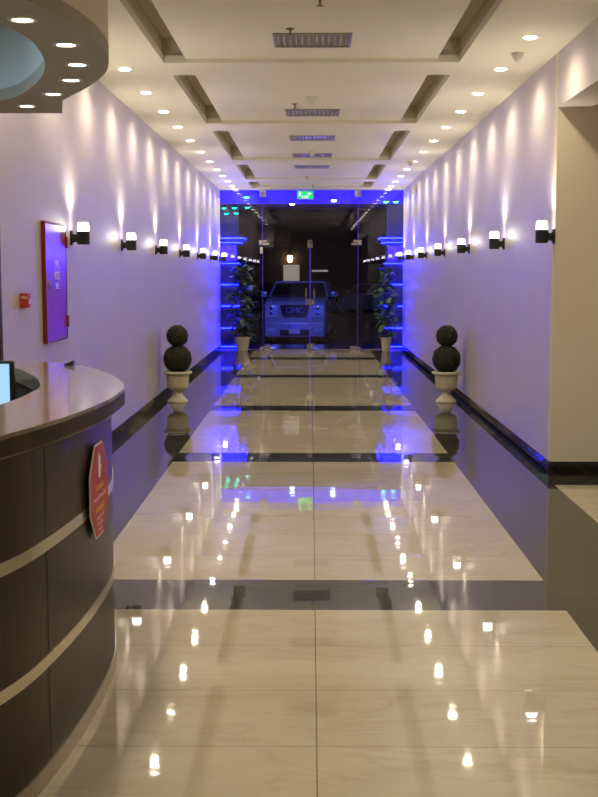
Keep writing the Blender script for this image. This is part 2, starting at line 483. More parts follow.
# ------------------------------------------------------------------ sprinklers and detectors
def make_sprinkler(label):
    t = thing('sprinkler_head', label, 'sprinkler', group='bronze sprinkler heads in the ceiling')
    bm = NB(); lathe(bm, [(.034, 0), (.032, -.006), (.014, -.010), (.011, -.02)], 24); obj('escutcheon', bm, M['bronze'], t, 40)
    bm = NB(); cyl(bm, .008, -.045, -.018, 12); obj('body', bm, M['bronze'], t)
    bm = NB(); lathe(bm, [(.004, -.045), (.024, -.049), (.024, -.052), (.0, -.053)], 16); obj('deflector', bm, M['bronze'], t, 40)
    return t
sp = make_sprinkler('bronze sprinkler head beside the nearest mirrored ceiling louvre'); sp.location = (-.158, 9.23, ZC+.034)
for x, y, s in ((-.176, 13.27, 'bronze sprinkler head just in front of the second ceiling louvre'),
                (-.08, 23.3, 'small sprinkler head in the last but one ceiling bay'),
                (.038, 25.4, 'small sprinkler head nearest the glass entrance'),
                (.058, 8.23, 'small sprinkler head at the very top edge of the picture')):
    dup(sp, (x, y, ZC+.034), s)
def make_detector(label, z0=.0, s=1.):
    t = thing('smoke_detector', label, 'smoke detector')
    bm = NB(); lathe(bm, [(.055*s, 0), (.055*s, -.012), (.050*s, -.02)], 28); obj('base', bm, M['white_pl'], t, 40)
    bm = NB(); lathe(bm, [(.046*s, -.018), (.046*s, -.030*s), (.034*s, -.055*s), (.018*s, -.075*s), (.0, -.078*s)], 28); obj('dome', bm, M['white_pl'], t, 50)
    return t
d = make_detector('white conical smoke detector on the ceiling beside the nearest right downlight'); d.location = (1.69, 10.07, ZC)
d2 = dup(d, (1.60, 19.66, ZC), 'small white detector on the ceiling left of the right downlight row')
d3 = dup(d, (.008, 12.75, ZC+.034), 'white detector on the ceiling between first and second louvre')
d4 = dup(d, (.012, 18.5, ZC+.034), 'white detector on the ceiling just before the fourth louvre')
# small wall speaker by the ceiling, right
t = thing('security_camera', 'small pale security camera high on the right wall near the glass', 'camera', (XR, 23.1, 3.30))
bm = NB(); rbox(bm, -.03, -.0005, -.03, .03, -.03, .03, .005); obj('bracket', bm, M['white_pl'], t)
bm = NB(); cyl(bm, .035, -.12, .03, 20, (-.06, 0, 0), 'Z', .008); obj('body', bm, M['white_pl'], t, 40)
bm = NB(); cyl(bm, .02, -.128, -.118, 16, (-.06, 0, 0)); obj('lens', bm, M['black_pl'], t)

# ------------------------------------------------------------------ wall sconces
def make_sconce(label):
    # built with the wall at x=0 and the lamp towards +x
    t = thing('wall_sconce', label, 'wall lamp', group='black cylinder sconces along the corridor walls')
    bm = NB(); rbox(bm, 0.0, .016, -.035, .035, -.068, .052, .003); obj('wall_plate', bm, M['black'], t)
    bm = NB()
    prof = [(.012, .046), (.024, .034), (.038, .028), (.062, .036)]
    A = []
    for x, h in prof:
        A.append([bm.verts.new((x, sy*.022, sz*h-.010)) for sy, sz in ((-1, -1), (1, -1), (1, 1), (-1, 1))])
    for a, b2 in zip(A, A[1:]):
        for i in range(4): bm.faces.new((a[i], a[(i+1) % 4], b2[(i+1) % 4], b2[i]))
    bm.faces.new(A[0][::-1]); bm.faces.new(A[-1])
    obj('arm', bm, M['black'], t)
    bm = NB(); cyl(bm, .052, -.062, .048, 32, (.105, 0, 0), 'Z', .004); obj('body', bm, M['black'], t, 40)
    bm = NB(); lathe(bm, [(.045, .046), (.048, .052), (.045, .108), (.039, .118), (.0, .120)], 32, (.105, 0, 0)); obj('glass_shade', bm, M['sconce_glass'], t, 50)
    light('SPOT', t, (.04, 0, .10), 2.8, (1, .86, .62), rot=(0, PI-.10, 0), spot_size=radians(46), spot_blend=1., shadow_soft_size=.012)
    light('SPOT', t, (.105, 0, .135), 17, (1, .90, .70), rot=(0, PI+.25, 0), spot_size=radians(150), spot_blend=1., shadow_soft_size=.03)
    return t
sy = [4.05, 10.0, 12.67, 15.44, 18.27, 21.1, 23.8, 26.15]
NM = ['', 'nearest', 'second', 'third', 'fourth', 'fifth', 'sixth', 'farthest']
sc = None
for side in ('left', 'right'):
    for k, y in enumerate(sy):
        if k == 0: continue
        lb = 'black cylinder wall sconce with lit glass top, %s of the %s wall row' % (NM[k], side)
        if k == 1 and side == 'left': lb = 'black wall sconce with lit glass top beside the red cabinet'
        if k == 1 and side == 'right': lb = 'black wall sconce with lit glass top at the right wall corner'
        loc = (XL, y, 1.988) if side == 'left' else (XR, y+.02 if k == 1 else y*.995, 2.0)
        if sc is None: sc = make_sconce(lb); sc.location = loc
        else: dup(sc, loc, lb, rz=0 if side == 'left' else PI)

# ------------------------------------------------------------------ hose cabinet and alarm box on the left wall
t = thing('hose_cabinet', 'square red lacquered fire hose cabinet on the left wall, glowing purple', 'cabinet', (XL, 9.28, 1.622)); t.scale = (1.045, 1.045, 1.045)
bm = NB()
for a, b2, c, e in ((-.365, .365, .423, .435), (-.365, .365, -.435, -.423), (-.365, -.353, -.423, .423), (.353, .365, -.423, .423)):
    rbox(bm, .0, .030, a, b2, c, e, .003)
obj('frame', bm, M['red_edge'], t)
bm = NB(); rbox(bm, .004, .028, -.351, .351, -.421, .421, .003)
door = obj('door', bm, M['red_lacquer'], t)
for z in (.30, -.30):
    bm = NB(); rbox(bm, .010, .042, .335, .370, z-.045, z+.045, .005); obj('hinge', bm, M['red_edge'], t)
bm = NB(); cyl(bm, .016, .026, .034, 16, (0, -.27, 0), 'X'); rbox(bm, .032, .042, -.285, -.255, -.045, .012, .004)
obj('handle', bm, M['chrome'], t, 40)
for s, z, sz in (('FIRE', .13, .085), ('HOSE', .045, .085), ('REEL', -.03, .06)):
    text('lettering', s, sz, M['white_paint'], door, (.0285, .02, z), (PI/2, 0, PI/2))
t = thing('alarm_call_point', 'small red fire alarm box on the left wall near the reception', 'alarm', (XL, 8.255, 1.505))
bm = NB(); rbox(bm, 0, .055, -.05, .05, -.05, .05, .006); obj('housing', bm, M['red_pl'], t)
bm = NB(); rbox(bm, .0552, .058, -.016, .022, -.024, .012, .001); obj('glass', bm, M['white_pl'], t)
t2 = text('lettering', 'FIRE', .022, M['white_paint'], t, (.03, -.0505, .02), (PI/2, 0, 0), .0005)

# ------------------------------------------------------------------ reception counter
rim = spline([(-2.9, 1.55), (-2.2, 1.68), (-1.65, 2.1), (-1.27, 2.65), (-1.05, 3.15), (-.925, 3.60), (-.835, 4.05), (-.785, 4.55), (-.788, 4.95), (-.805, 5.15), (-.865, 5.42), (-.995, 5.83), (-1.24, 6.35), (-1.60, 6.62), (-2.1, 6.68), (-2.9, 6.68)], 8)
body = spline([(-2.9, 1.59), (-2.2, 1.72), (-1.66, 2.14), (-1.29, 2.68), (-1.075, 3.17), (-.925, 3.60), (-.866, 4.0), (-.838, 4.45), (-.840, 4.9), (-.872, 5.2), (-.950, 5.55), (-1.09, 5.9), (-1.30, 6.31), (-1.61, 6.56), (-2.1, 6.62), (-2.9, 6.62)], 8)
counter = thing('reception_counter', 'curved dark wood reception counter with two steel bands', 'counter', (0, 0, 0))
def band(bm, off0, off1, z0, z1, path=None):
    P = path or rim
    a = offset(P, off0); b2 = offset(P, off1)
    n_ = len(a); V = []
    for i in range(n_):
        V.append([bm.verts.new((a[i].x, a[i].y, z0)), bm.verts.new((a[i].x, a[i].y, z1)), bm.verts.new((b2[i].x, b2[i].y, z1)), bm.verts.new((b2[i].x, b2[i].y, z0))])
    for p, q in zip(V, V[1:]):
        for k in range(4): bm.faces.new((p[k], p[(k+1) % 4], q[(k+1) % 4], q[k]))
    bm.faces.new(V[0]); bm.faces.new(V[-1][::-1])
bm = NB(); band(bm, 0, .36, 1.138, 1.21); 
bmesh.ops.bevel(bm, geom=[e for e in bm.edges if not e.is_boundary and e.calc_length() > 0 and len(e.link_faces) == 2 and e.calc_face_angle(0) > 1.2], offset=.007, segments=2, affect='EDGES')
obj('counter_top', bm, M['wood_top'], counter, 40)
bm = NB(); band(bm, -.0015, .004, 1.142, 1.196); obj('edge_band', bm, M['wood'], counter, 40)
bm = NB(); band(bm, 0, .04, .065, 1.138, body); obj('front_panel', bm, M['wood'], counter, 40)
bm = NB(); band(bm, .30, .33, .0, 1.138); obj('inner_panel', bm, M['wood_in'], counter, 40)
for z in (.390, .782):
    bm = NB(); band(bm, -.0045, .002, z, z+.042, body); obj('steel_band', bm, M['steel'], counter, 40)
bm = NB(); band(bm, -.006, .03, 0, .065, body); obj('plinth', bm, M['steel'], counter, 40)
# veneer seams
P = offset(body, -.0006)
for idx in (46,):
    p = P[idx]; tdir = (P[idx+1]-P[idx-1]).normalized(); nn = Vector((tdir.y, -tdir.x))
    bm = NB(); c0 = p
    q = [c0 - tdir*.001, c0 + tdir*.001, c0 + tdir*.001 + nn*.0008, c0 - tdir*.002 + nn*.0008]
    prism(bm, [(v.x, v.y) for v in q], .07, 1.137); obj('seam', bm, M['seam'], counter)
# staff desk behind
inner = offset(rim, .345); far = offset(rim, .80)
bm = NB(); sub = rim[8:-8]
band(bm, .33, .86, .72, .745, spline([(-1.35, 2.85), (-1.05, 3.4), (-.925, 3.80), (-.84, 4.3), (-.80, 4.8), (-.87, 5.40), (-1.0, 5.80), (-1.24, 6.25), (-1.60, 6.5), (-2.2, 6.62)], 6))
obj('staff_desk', bm, M['wood_in'], counter, 40)

# octagonal sign on the counter front
t = thing('warning_sign', 'red octagonal notice with raised hand and yellow writing on the counter front', 'sign')
ps = offset(body, -.0045)
# frame on the curve near y = 4.62
i0 = min(range(len(ps)), key=lambda i: abs(ps[i].y-4.56))
sp_ = ps[i0]; td = (ps[i0+1]-ps[i0-1]).normalized()
t.location = (sp_.x+.010, sp_.y, .865); t.rotation_euler = (0, 0, atan2(td.y, td.x))
# local: x along counter (away from camera), -y outward, z up
def octo(r, k=.42): return [(r*cos(PI/8+i*PI/4), r*sin(PI/8+i*PI/4)) for i in range(8)]
def plate(bm, pts, y0, y1):
    A = [bm.verts.new((p[0], y0, p[1])) for p in pts]; B = [bm.verts.new((p[0], y1, p[1])) for p in pts]
    bm.faces.new(A[::-1]); bm.faces.new(B)
    for i in range(len(pts)): bm.faces.new((A[i], A[(i+1) % len(pts)], B[(i+1) % len(pts)], B[i]))
bm = NB(); plate(bm, octo(.195), 0, -.004); obj('border', bm, M['white_paint'], t)
bm = NB(); plate(bm, octo(.188), -.0041, -.0055); obj('face', bm, M['sign_red'], t)
# hand pictogram
bm = NB()
plate(bm, [(-.020, .060), (-.014, .048), (.014, .048), (.022, .062), (.022, .092), (-.020, .092)], -.0056, -.0066)
for k, (x, h) in enumerate(((-.0165, .040), (-.0055, .050), (.0055, .047), (.0165, .036))):
    plate(bm, [(x-.0042, .090), (x+.0042, .090), (x+.0042, .090+h), (x, .094+h), (x-.0042, .090+h)], -.0056, -.0066)
plate(bm, [(.020, .066), (.038, .088), (.033, .094), (.018, .080)], -.0056, -.0066)
obj('hand_symbol', bm, M['white_paint'], t)
def script_line(bm, x0, x1, z, h, n_, seed):
    """joined cursive strokes with dots, right-to-left handwriting look"""
    rnd = random.Random(seed); w = (x1-x0)/n_
    plate(bm, [(x0, z), (x1, z), (x1, z+h*.16), (x0, z+h*.16)], -.0056, -.0064)
    for k in range(n_):
        x = x0+(k+.5)*w; hh = h*rnd.choice((.45, .6, 1., .5))
        plate(bm, [(x-w*.14, z), (x+w*.14, z), (x+w*.10, z+hh), (x-w*.14, z+hh)], -.0056, -.0064)
        if rnd.random() < .6:
            zz = z+h*rnd.choice((-.32, 1.15)); plate(bm, [(x-w*.16, zz), (x, zz-w*.14), (x+w*.16, zz), (x, zz+w*.14)], -.0056, -.0064)
        if rnd.random() < .5:
            plate(bm, [(x, z+h*.4), (x+w*.42, z+h*.45), (x+w*.42, z+h*.6), (x, z+h*.55)], -.0056, -.0064)
bm = NB(); script_line(bm, -.075, .075, .005, .030, 6, 3); obj('yellow_writing', bm, M['yellow_paint'], t)
bm = NB(); script_line(bm, -.12, .12, -.030, .012, 14, 5); obj('white_writing', bm, M['white_paint'], t)
bm = NB(); script_line(bm, -.085, .085, -.078, .030, 7, 9); obj('yellow_writing', bm, M['yellow_paint'], t)
bm = NB(); script_line(bm, -.07, .07, -.107, .010, 10, 11); script_line(bm, -.055, .055, -.132, .010, 8, 12); script_line(bm, -.04, .04, -.155, .009, 6, 13)
obj('white_writing', bm, M['white_paint'], t)

# monitor behind the counter
t = thing('computer_monitor', 'black computer monitor with bright pale blue screen behind the counter', 'monitor', (-1.655, 5.62, .745))
bm = NB(); rbox(bm, -.26, .26, -.015, .015, .215, .540, .008); obj('bezel', bm, M['black_pl'], t)
bm = NB(); bx(bm, -.24, .238, -.0165, -.0152, .236, .526); obj('screen', bm, M['screen'], t)
bm = NB(); rbox(bm, -.03, .03, .010, .035, .02, .30, .005); obj('stand', bm, M['black_pl'], t)
bm = NB(); rbox(bm, -.11, .11, -.06, .10, .0, .018, .006); obj('foot', bm, M['black_pl'], t)
# small dark wedge-shaped card holder on the back of the counter
t = tag(obj('card_holder', (lambda b: (plate(b, [(-.045, 0), (.0, 0), (.0, .028), (-.045, .008)], -.03, .03), b)[1])(NB()), M['black_pl'], loc=(-1.25, 6.30, 1.21)),
        'small dark wedge standing on the far edge of the counter top', 'holder')

# ------------------------------------------------------------------ soffit above the counter
so_path = spline([(-3.3, 2.2), (-2.5, 2.25), (-1.75, 2.62), (-1.27, 3.20), (-1.05, 3.72), (-.945, 4.12), (-.885, 4.38), (-.845, 4.72), (-.845, 5.03), (-.873, 5.29), (-.945, 5.60), (-1.085, 5.97), (-1.31, 6.44)], 6)
outer = [(p.x, p.y) for p in so_path] + [(-1.42, 6.96), (-3.8, 6.96), (-4.1, 6.6), (-4.1, 2.6), (-3.8, 2.25)]
in_path = spline([(-3.3, 2.75), (-2.6, 2.78), (-1.95, 3.05), (-1.45, 3.55), (-1.22, 4.05), (-1.14, 4.42), (-1.10, 4.72), (-1.105, 4.95), (-1.15, 5.29), (-1.245, 5.66), (-1.385, 6.02), (-1.56, 6.36), (-1.85, 6.60), (-2.3, 6.68), (-3.3, 6.68)], 6)
hole = [(p.x, p.y) for p in in_path] + [(-3.7, 6.4), (-3.7, 3.0)]
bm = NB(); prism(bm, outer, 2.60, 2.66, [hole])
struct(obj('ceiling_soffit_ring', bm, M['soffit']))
bm = NB()
n_ = len(outer)
V0 = [bm.verts.new((p[0], p[1], 2.6602)) for p in outer]; V1 = [bm.verts.new((p[0], p[1], ZC)) for p in outer]
cx_ = sum(p[0] for p in outer)/n_; cy_ = sum(p[1] for p in outer)/n_
V2 = [bm.verts.new((p[0]+(cx_-p[0])*.02, p[1]+(cy_-p[1])*.02, 2.6602)) for p in outer]; V3 = [bm.verts.new((p[0]+(cx_-p[0])*.02, p[1]+(cy_-p[1])*.02, ZC)) for p in outer]
for i in range(n_):
    j = (i+1) % n_
    bm.faces.new((V0[i], V0[j], V1[j], V1[i])); bm.faces.new((V2[j], V2[i], V3[i], V3[j]))
    bm.faces.new((V0[j], V0[i], V2[i], V2[j])); bm.faces.new((V1[i], V1[j], V3[j], V3[i]))
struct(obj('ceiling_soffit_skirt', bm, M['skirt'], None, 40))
# recess inside the ring: rising wall and lid
bm = NB()
for i in range(len(hole)):
    a, b2 = hole[i], hole[(i+1) % len(hole)]
    def wd(p, k): return (p[0]+(cx_-p[0])*k, p[1]+(cy_-p[1])*k)
    r0 = [bm.verts.new((*wd(a, -.01), 2.6602)), bm.verts.new((*wd(b2, -.01), 2.6602)), bm.verts.new((*wd(b2, -.01), 3.05)), bm.verts.new((*wd(a, -.01), 3.05))]
    bm.faces.new(r0)
bmesh.ops.remove_doubles(bm, verts=bm.verts[:], dist=.0005)
be = [e for e in bm.edges if e.is_boundary and all(v.co.z > 3 for v in e.verts)]
bmesh.ops.triangle_fill(bm, use_beauty=True, edges=be)
struct(obj('ceiling_soffit_recess', bm, M['soffit_in'], None, 30))
cs = [(-1.033, 4.401, 'nearest'), (-.974, 4.875, 'second'), (-1.019, 5.335, 'third'), (-1.13, 5.757, 'fourth'), (-1.309, 6.20, 'fifth'), (-1.546, 6.64, 'farthest')]
q = None
for x, y, s in cs:
    lb = 'round downlight in the curved soffit over the counter, %s of six' % s
    if q is None:
        q = make_downlight('soffit_downlight', lb, 'round downlights in the curved soffit', .036, 9, True); q.location = (x, y, 2.60)
    else: dup(q, (x, y, 2.60), lb)
for x, y in ((-1.15, 3.85), (-1.45, 3.25), (-1.95, 2.75)):
    dup(q, (x, y, 2.60), 'round downlight in the near part of the curved soffit, outside the frame')
# cool lamp inside the recess (cove light the ring carries)
t = thing('cove_lamp', 'cool cove lamp hidden inside the curved soffit recess', 'ceiling light', (-2.4, 4.9, 2.98))
bm = NB(); rbox(bm, -.3, .3, -.03, .03, 0.02, .06, .005); obj('housing', bm, M['white_pl'], t)
light('AREA', t, (0, 0, .0), 24, (.62, .85, 1.), shape='RECTANGLE', size=.6, size_y=.1)

# ------------------------------------------------------------------ glass entrance
ZG0, ZTR = .012, 2.34
DXL, DXR, DXC = -1.055, 1.02, -.022
def pane(name, x0, x1, z0, z1, y=YG, parent=None, th=.010):
    bm = NB(); bx(bm, x0, x1, y-th/2, y+th/2, z0, z1)
    o = obj(name, bm, M['pane'], parent)
    return o
def patch(parent, x0, x1, z0, z1, name='patch_fitting'):
    bm = NB(); rbox(bm, x0, x1, YG-.018, YG+.018, z0, z1, .004)
    return obj(name, bm, M['chrome'], parent)
w = struct(pane('window_1', XL+.004, DXL-.004, ZG0, ZC-.01))
patch(w, DXL-.085, DXL-.006, ZTR-.055, ZTR+.055); patch(w, DXL-.07, DXL-.006, ZC-.16, ZC-.012); patch(w, DXL-.07, DXL-.006, ZG0, .06)
w = struct(pane('window_2', DXR+.004, XR-.004, ZG0, ZC-.01))
patch(w, DXR+.006, DXR+.085, ZTR-.055, ZTR+.055); patch(w, DXR+.006, DXR+.07, ZC-.16, ZC-.012); patch(w, DXR+.006, DXR+.07, ZG0, .06)
w = struct(pane('window_3', DXL, DXR, ZTR+.004, ZC-.01))
patch(w, DXL+.002, DXL+.10, ZTR+.006, ZTR+.055); patch(w, DXR-.10, DXR-.002, ZTR+.006, ZTR+.055); patch(w, DXC-.045, DXC+.045, ZTR+.006, ZTR+.05)
patch(w, DXL+.002, DXL+.075, ZC-.16, ZC-.012); patch(w, DXR-.075, DXR-.002, ZC-.16, ZC-.012)
for k, (x0, x1) in enumerate(((DXL+.004, DXC-.004), (DXC+.004, DXR-.004))):
    d = struct(pane('door_%d' % (k+1), x0, x1, .014, ZTR-.004))
    hx = x1 if k == 0 else x0; s = -1 if k == 0 else 1        # meeting edge
    ox = x0 if k == 0 else x1
    patch(d, *sorted((ox, ox-s*.14)), ZTR-.055, ZTR-.004); patch(d, *sorted((ox, ox-s*.16)), .014, .075)
    patch(d, *sorted((hx, hx+s*.07)), .014, .13, 'floor_lock'); patch(d, *sorted((hx, hx+s*.05)), ZTR-.12, ZTR-.006, 'top_lock')
    patch(d, *sorted((hx, hx+s*.06)), .98, 1.10, 'lock_case')
    bm = NB(); X = hx+s*.085
    for yy in (-1, 1):
        tube(bm, [(X, YG+yy*.055, 1.02-.02), (X, YG+yy*.055, 1.34)], .013, 12)
    for z in (1.06, 1.28): tube(bm, [(X, YG-.055, z), (X, YG+.055, z)], .009, 10)
    obj('handle', bm, M['chrome'], d, 40)
    bm = NB(); bx(bm, *sorted((hx-s*.003, hx+s*.009)), YG-.008, YG+.008, .014, ZTR-.004); obj('edge_seal', bm, M['glow_blue_seal'], d)
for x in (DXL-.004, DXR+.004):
    bm = NB(); bx(bm, x-.005, x+.005, YG-.007, YG+.007, .014, ZC-.014); struct(obj('trim_%d' % (4 if x < 0 else 5), bm, M['glow_blue_seal']))
# head and side channels
bm = NB(); bx(bm, XL, XR, YG-.03, YG+.03, ZC-.014, ZC); bx(bm, DXL-.1, DXR+.1, YG-.03, YG+.03, .0, .012); 
struct(obj('trim_2', bm, M['grey_metal']))
bm = NB()
bx(bm, XL, DXL-.1, YG-.02, YG+.02, 0, .012); bx(bm, DXR+.1, XR, YG-.02, YG+.02, 0, .012)
bx(bm, XL+.0, XL+.004, YG-.02, YG+.02, .012, ZC-.014); bx(bm, XR-.004, XR, YG-.02, YG+.02, .012, ZC-.014)
struct(obj('trim_3', bm, M['grey_metal']))
# papers on the glass
tag(obj('notice_sheet', (lambda b: (bx(b, -.175, .175, -.001, .001, -.175, .175), b)[1])(NB()), M['paper'], loc=(-.43, YG-.008, 1.68)),
    'square pale notice sheet stuck on the left glass door', 'notice')
tag(obj('door_sticker', (lambda b: (bx(b, -.18, .18, -.001, .001, -.022, .022), b)[1])(NB()), M['paper'], loc=(.195, YG-.008, 1.725)),
    'narrow horizontal white strip stuck on the right glass door', 'sticker')
tag(obj('glass_sensor', (lambda b: (rbox(b, -.03, .03, -.012, .0, -.07, .07, .004), b)[1])(NB()), M['white_pl'], loc=(-1.085, YG-.007, 2.17)),
    'small white door sensor box on the glass beside the left door hinge', 'sensor')
# exit sign
t = thing('exit_sign', 'green lit EXIT sign hanging above the glass doors', 'sign', (-.125, YG-.30, 3.345))
bm = NB(); rbox(bm, -.175, .175, -.02, .02, -.09, .09, .006); obj('housing', bm, M['white_pl'], t)
bm = NB(); bx(bm, -.165, .165, -.0225, -.0202, -.081, .081); obj('face', bm, M['exit_green'], t)
bm = NB(); tube(bm, [(-.1, 0, .08), (-.1, 0, .135)], .005, 8); tube(bm, [(.1, 0, .08), (.1, 0, .135)], .005, 8); obj('hanger', bm, M['grey_metal'], t)
bm = NB()
def pl2(pts): plate(bm, pts, -.0226, -.0236)
pl2([(-.115+.012*cos(a*PI/4), .058+.012*sin(a*PI/4)) for a in range(8)])
pl2([(-.125, .042), (-.105, .046), (-.100, .012), (-.122, .010)])
pl2([(-.122, .012), (-.108, .012), (-.092, -.008), (-.100, -.014)]); pl2([(-.122, .012), (-.110, .008), (-.128, -.018), (-.142, -.016)])
pl2([(-.106, .044), (-.106, .034), (-.082, .024), (-.080, .032)]); pl2([(-.124, .042), (-.124, .032), (-.146, .020), (-.150, .028)])
obj('running_figure', bm, M['exit_white'], t)
bm = NB(); pl2([(.05, .020), (.10, .020), (.10, .004), (.130, .030), (.10, .056), (.10, .040), (.05, .040)]); obj('arrow', bm, M['exit_white'], t)
text('lettering', 'EXIT', .075, M['exit_white'], t, (.0, -.0232, -.045), (PI/2, 0, 0), .0004)

# ------------------------------------------------------------------ topiaries
def ball(r, seed, nleaf):
    rnd = random.Random(seed); bm = NB()
    bmesh.ops.create_icosphere(bm, subdivisions=4, radius=r*.93)
    for v in bm.verts: v.co *= 1+rnd.uniform(-.025, .025)
    for i in range(nleaf):
        z = rnd.uniform(-1, 1); a = rnd.uniform(0, 2*PI); s = sqrt(1-z*z)
        nrm = Vector((s*cos(a), s*sin(a), z))
        u = nrm.orthogonal().normalized(); u.rotate(Matrix.Rotation(rnd.uniform(0, 2*PI), 3, nrm)); w = nrm.cross(u)
        p = nrm*r*rnd.uniform(.92, .97); L = rnd.uniform(.012, .022); W = L*.45
        tip = p+(nrm*rnd.uniform(.3, .9)+u).normalized()*L
        vs = [bm.verts.new(q) for q in (p-w*W*.3, (p+tip)/2-w*W, tip, (p+tip)/2+w*W)]
        bm.faces.new(vs)
    return bm
def make_topiary(label):
    t = thing('topiary', label, 'topiary', group='two-ball topiaries in white urns')
    bm = NB()
    lathe(bm, [(.0, 0), (.135, 0), (.138, .014), (.130, .022), (.120, .030), (.085, .070), (.062, .105), (.056, .130), (.070, .150), (.118, .172), (.134, .190), (.140, .23), (.147, .33), (.150, .355), (.180, .370), (.190, .380), (.190, .397), (.180, .405), (.152, .405), (.145, .380)], 64, flute=.014, fr=(.185, .34))
    obj('urn', bm, M['urn'], t, 35)
    bm = NB(); cyl(bm, .146, .370, .384, 32); obj('soil', bm, M['soil'], t)
    bm = NB(); cyl(bm, .014, .38, .80, 10); obj('stem', bm, M['stem'], t)
    obj('lower_ball', ball(.187, 1, 2600), M['box_leaf'], t, loc=(0, 0, .565))
    obj('upper_ball', ball(.142, 2, 1700), M['box_leaf'], t, loc=(0, 0, .868))
    return t
tp = make_topiary('two-ball topiary in a cream footed urn by the left wall'); tp.location = (-1.752, 15.7, 0)
dup(tp, (1.776, 15.7, 0), 'two-ball topiary in a cream footed urn by the right wall')

# ------------------------------------------------------------------ tall potted plants by the glass
def make_plant(name, label, loc, seed, h, nl, leaf, W, m, ph, r0, r1, spread):
    rnd = random.Random(seed)
    t = thing(name, label, 'potted plant', loc)
    bm = NB(); lathe(bm, [(.0, 0), (r0, 0), (r0+.006, .02), (r1-.012, ph-.04), (r1, ph-.035), (r1+.008, ph-.004), (r1+.002, ph), (r1-.016, ph), (r1-.022, ph-.05)], 36)
    obj('planter', bm, M['pot'], t, 35)
    bm = NB(); cyl(bm, r1-.018, ph-.06, ph-.045, 24); obj('soil', bm, M['soil'], t)
    stems = []
    bm = NB()
    for k in range(4):
        a = k*PI/2+.4; top = (.05*cos(a)+rnd.uniform(-.05, .05), .05*sin(a), h-.12-.14*(k % 3))
        pts = [(.03*cos(a), .03*sin(a), ph-.05), (.06*cos(a), .06*sin(a), ph+(h-ph)*.35), (.04*cos(a), .05*sin(a), ph+(h-ph)*.7), top]
        sp3 = [Vector(p) for p in pts]; tube(bm, pts, .009, 8); stems.append(sp3)
    obj('stems', bm, M['stem'], t, 40)
    bm = NB()
    for i in range(nl):
        u = (i+.5)/nl; z = ph+.02+(h-ph-.05)*u**.95
        prof = spread*(.55+.75*sin(PI*min(1, u*1.05))**.8)*(1-.55*max(0, u-.55)/.45)
        a = i*2.39996+rnd.uniform(-.4, .4); rr = prof*rnd.uniform(.25, .85)
        base = Vector((rr*cos(a)*.55, rr*sin(a)*.55, z)); L = leaf*rnd.uniform(.75, 1.15)
        dirv = Vector((cos(a+rnd.uniform(-.5, .5)), sin(a+rnd.uniform(-.5, .5)), rnd.uniform(-.75, .75))).normalized()
        side = dirv.cross(Vector((0, 0, 1))).normalized(); side = (side+Vector((0, 0, rnd.uniform(-.6, .6)))).normalized()
        up = side.cross(dirv).normalized()
        N = 7; A = []; Bm = []; C = []
        for q2 in range(N):
            s = q2/(N-1); wd_ = W*L*(sin(PI*min(1., s*.93+.05))**.75) if q2 < N-1 else 0.002
            c = base+dirv*(L*s)-Vector((0, 0, 1))*(.22*L*s*s)+up*0
            A.append(bm.verts.new(c-side*wd_+up*wd_*.22)); Bm.append(bm.verts.new(c)); C.append(bm.verts.new(c+side*wd_+up*wd_*.22))
        for q2 in range(N-1):
            bm.faces.new((A[q2], Bm[q2], Bm[q2+1], A[q2+1])); bm.faces.new((Bm[q2], C[q2], C[q2+1], Bm[q2+1]))
    f = obj('foliage', bm, m, t, 80)
    return t
make_plant('potted_plant', 'tall plant with long dark leaves in a beige pot left of the glass doors', (-1.487, 26.02, 0), 4, 1.93, 105, .26, .25, M['rubber_leaf'], .30, .115, .18, .27)
make_plant('potted_plant', 'tall leafy plant with rounder green leaves in a beige pot right of the doors', (1.628, 26.02, 0), 9, 1.83, 130, .17, .38, M['round_leaf'], .29, .085, .125, .27)

# ------------------------------------------------------------------ outside the glass
bm = NB(); bx(bm, -4, 4, YG+.06, 28.3, -.55, 0.0)
struct(obj('floor_porch', bm, M['dark_tile']))
bm = NB(); bx(bm, -40, 40, 28.3, 70, -.62, -.55)
struct(obj('floor_street', bm, M['asphalt']))
bm = NB(); bx(bm, -40, 40, 69, 69.5, -.55, 9)
for x in (-14, -6, 3, 11): bx(bm, x, x+.5, 68.8, 69, -.55, 9)
struct(obj('wall_street_facade', bm, M['night_wall']))
# porch: fascia beam, its blue lighting put in as emission, and canopy
bm = NB(); bx(bm, -4, 4, YG+.42, 29.6, 3.24, 3.30)
struct(obj('ceiling_porch', bm, M['night_wall']))
bm = NB(); bx(bm, -4, 4, YG+.36, YG+.42, 3.20, 3.66)
struct(obj('wall_fascia', bm, M['fascia']))
# columns with blue led tubes
def make_column(label):
    t = thing('led_column', label, 'column', group='porch columns wrapped in blue light')
    bm = NB(); rbox(bm, -.235, .235, -.235, .235, 0, 3.23, .01); obj('shaft', bm, M['column'], t)
    bm = NB(); rbox(bm, -.37, .37, -.37, .37, 2.40, 2.46, .01); rbox(bm, -.30, .30, -.30, .30, 2.30, 2.40, .01); obj('capital', bm, M['column'], t)
    def ring(h, z, r=.012):
        bm = NB(); q = [(-h, -h, z), (h, -h, z), (h, h, z), (-h, h, z), (-h, -h, z)]
        for a, b2 in zip(q, q[1:]): tube(bm, [a, b2], r, 8)
        return obj('led_tube', bm, M['led'], t)
    for z in (.035, .45, .94, 1.42, 1.89): ring(.250, z)
    bm = NB(); rbox(bm, -.20, .20, -.243, -.236, 1.94, 2.28, .002); obj('light_panel', bm, M['led_panel'], t)
    ring(.385, 2.445, .014); ring(.315, 2.35, .012)
    return t
lc = make_column('square porch column ringed with blue light tubes behind the left plant'); lc.location = (-1.87, YG+.75, 0)
dup(lc, (1.91, YG+.75, 0), 'square porch column ringed with blue light tubes behind the right plant')
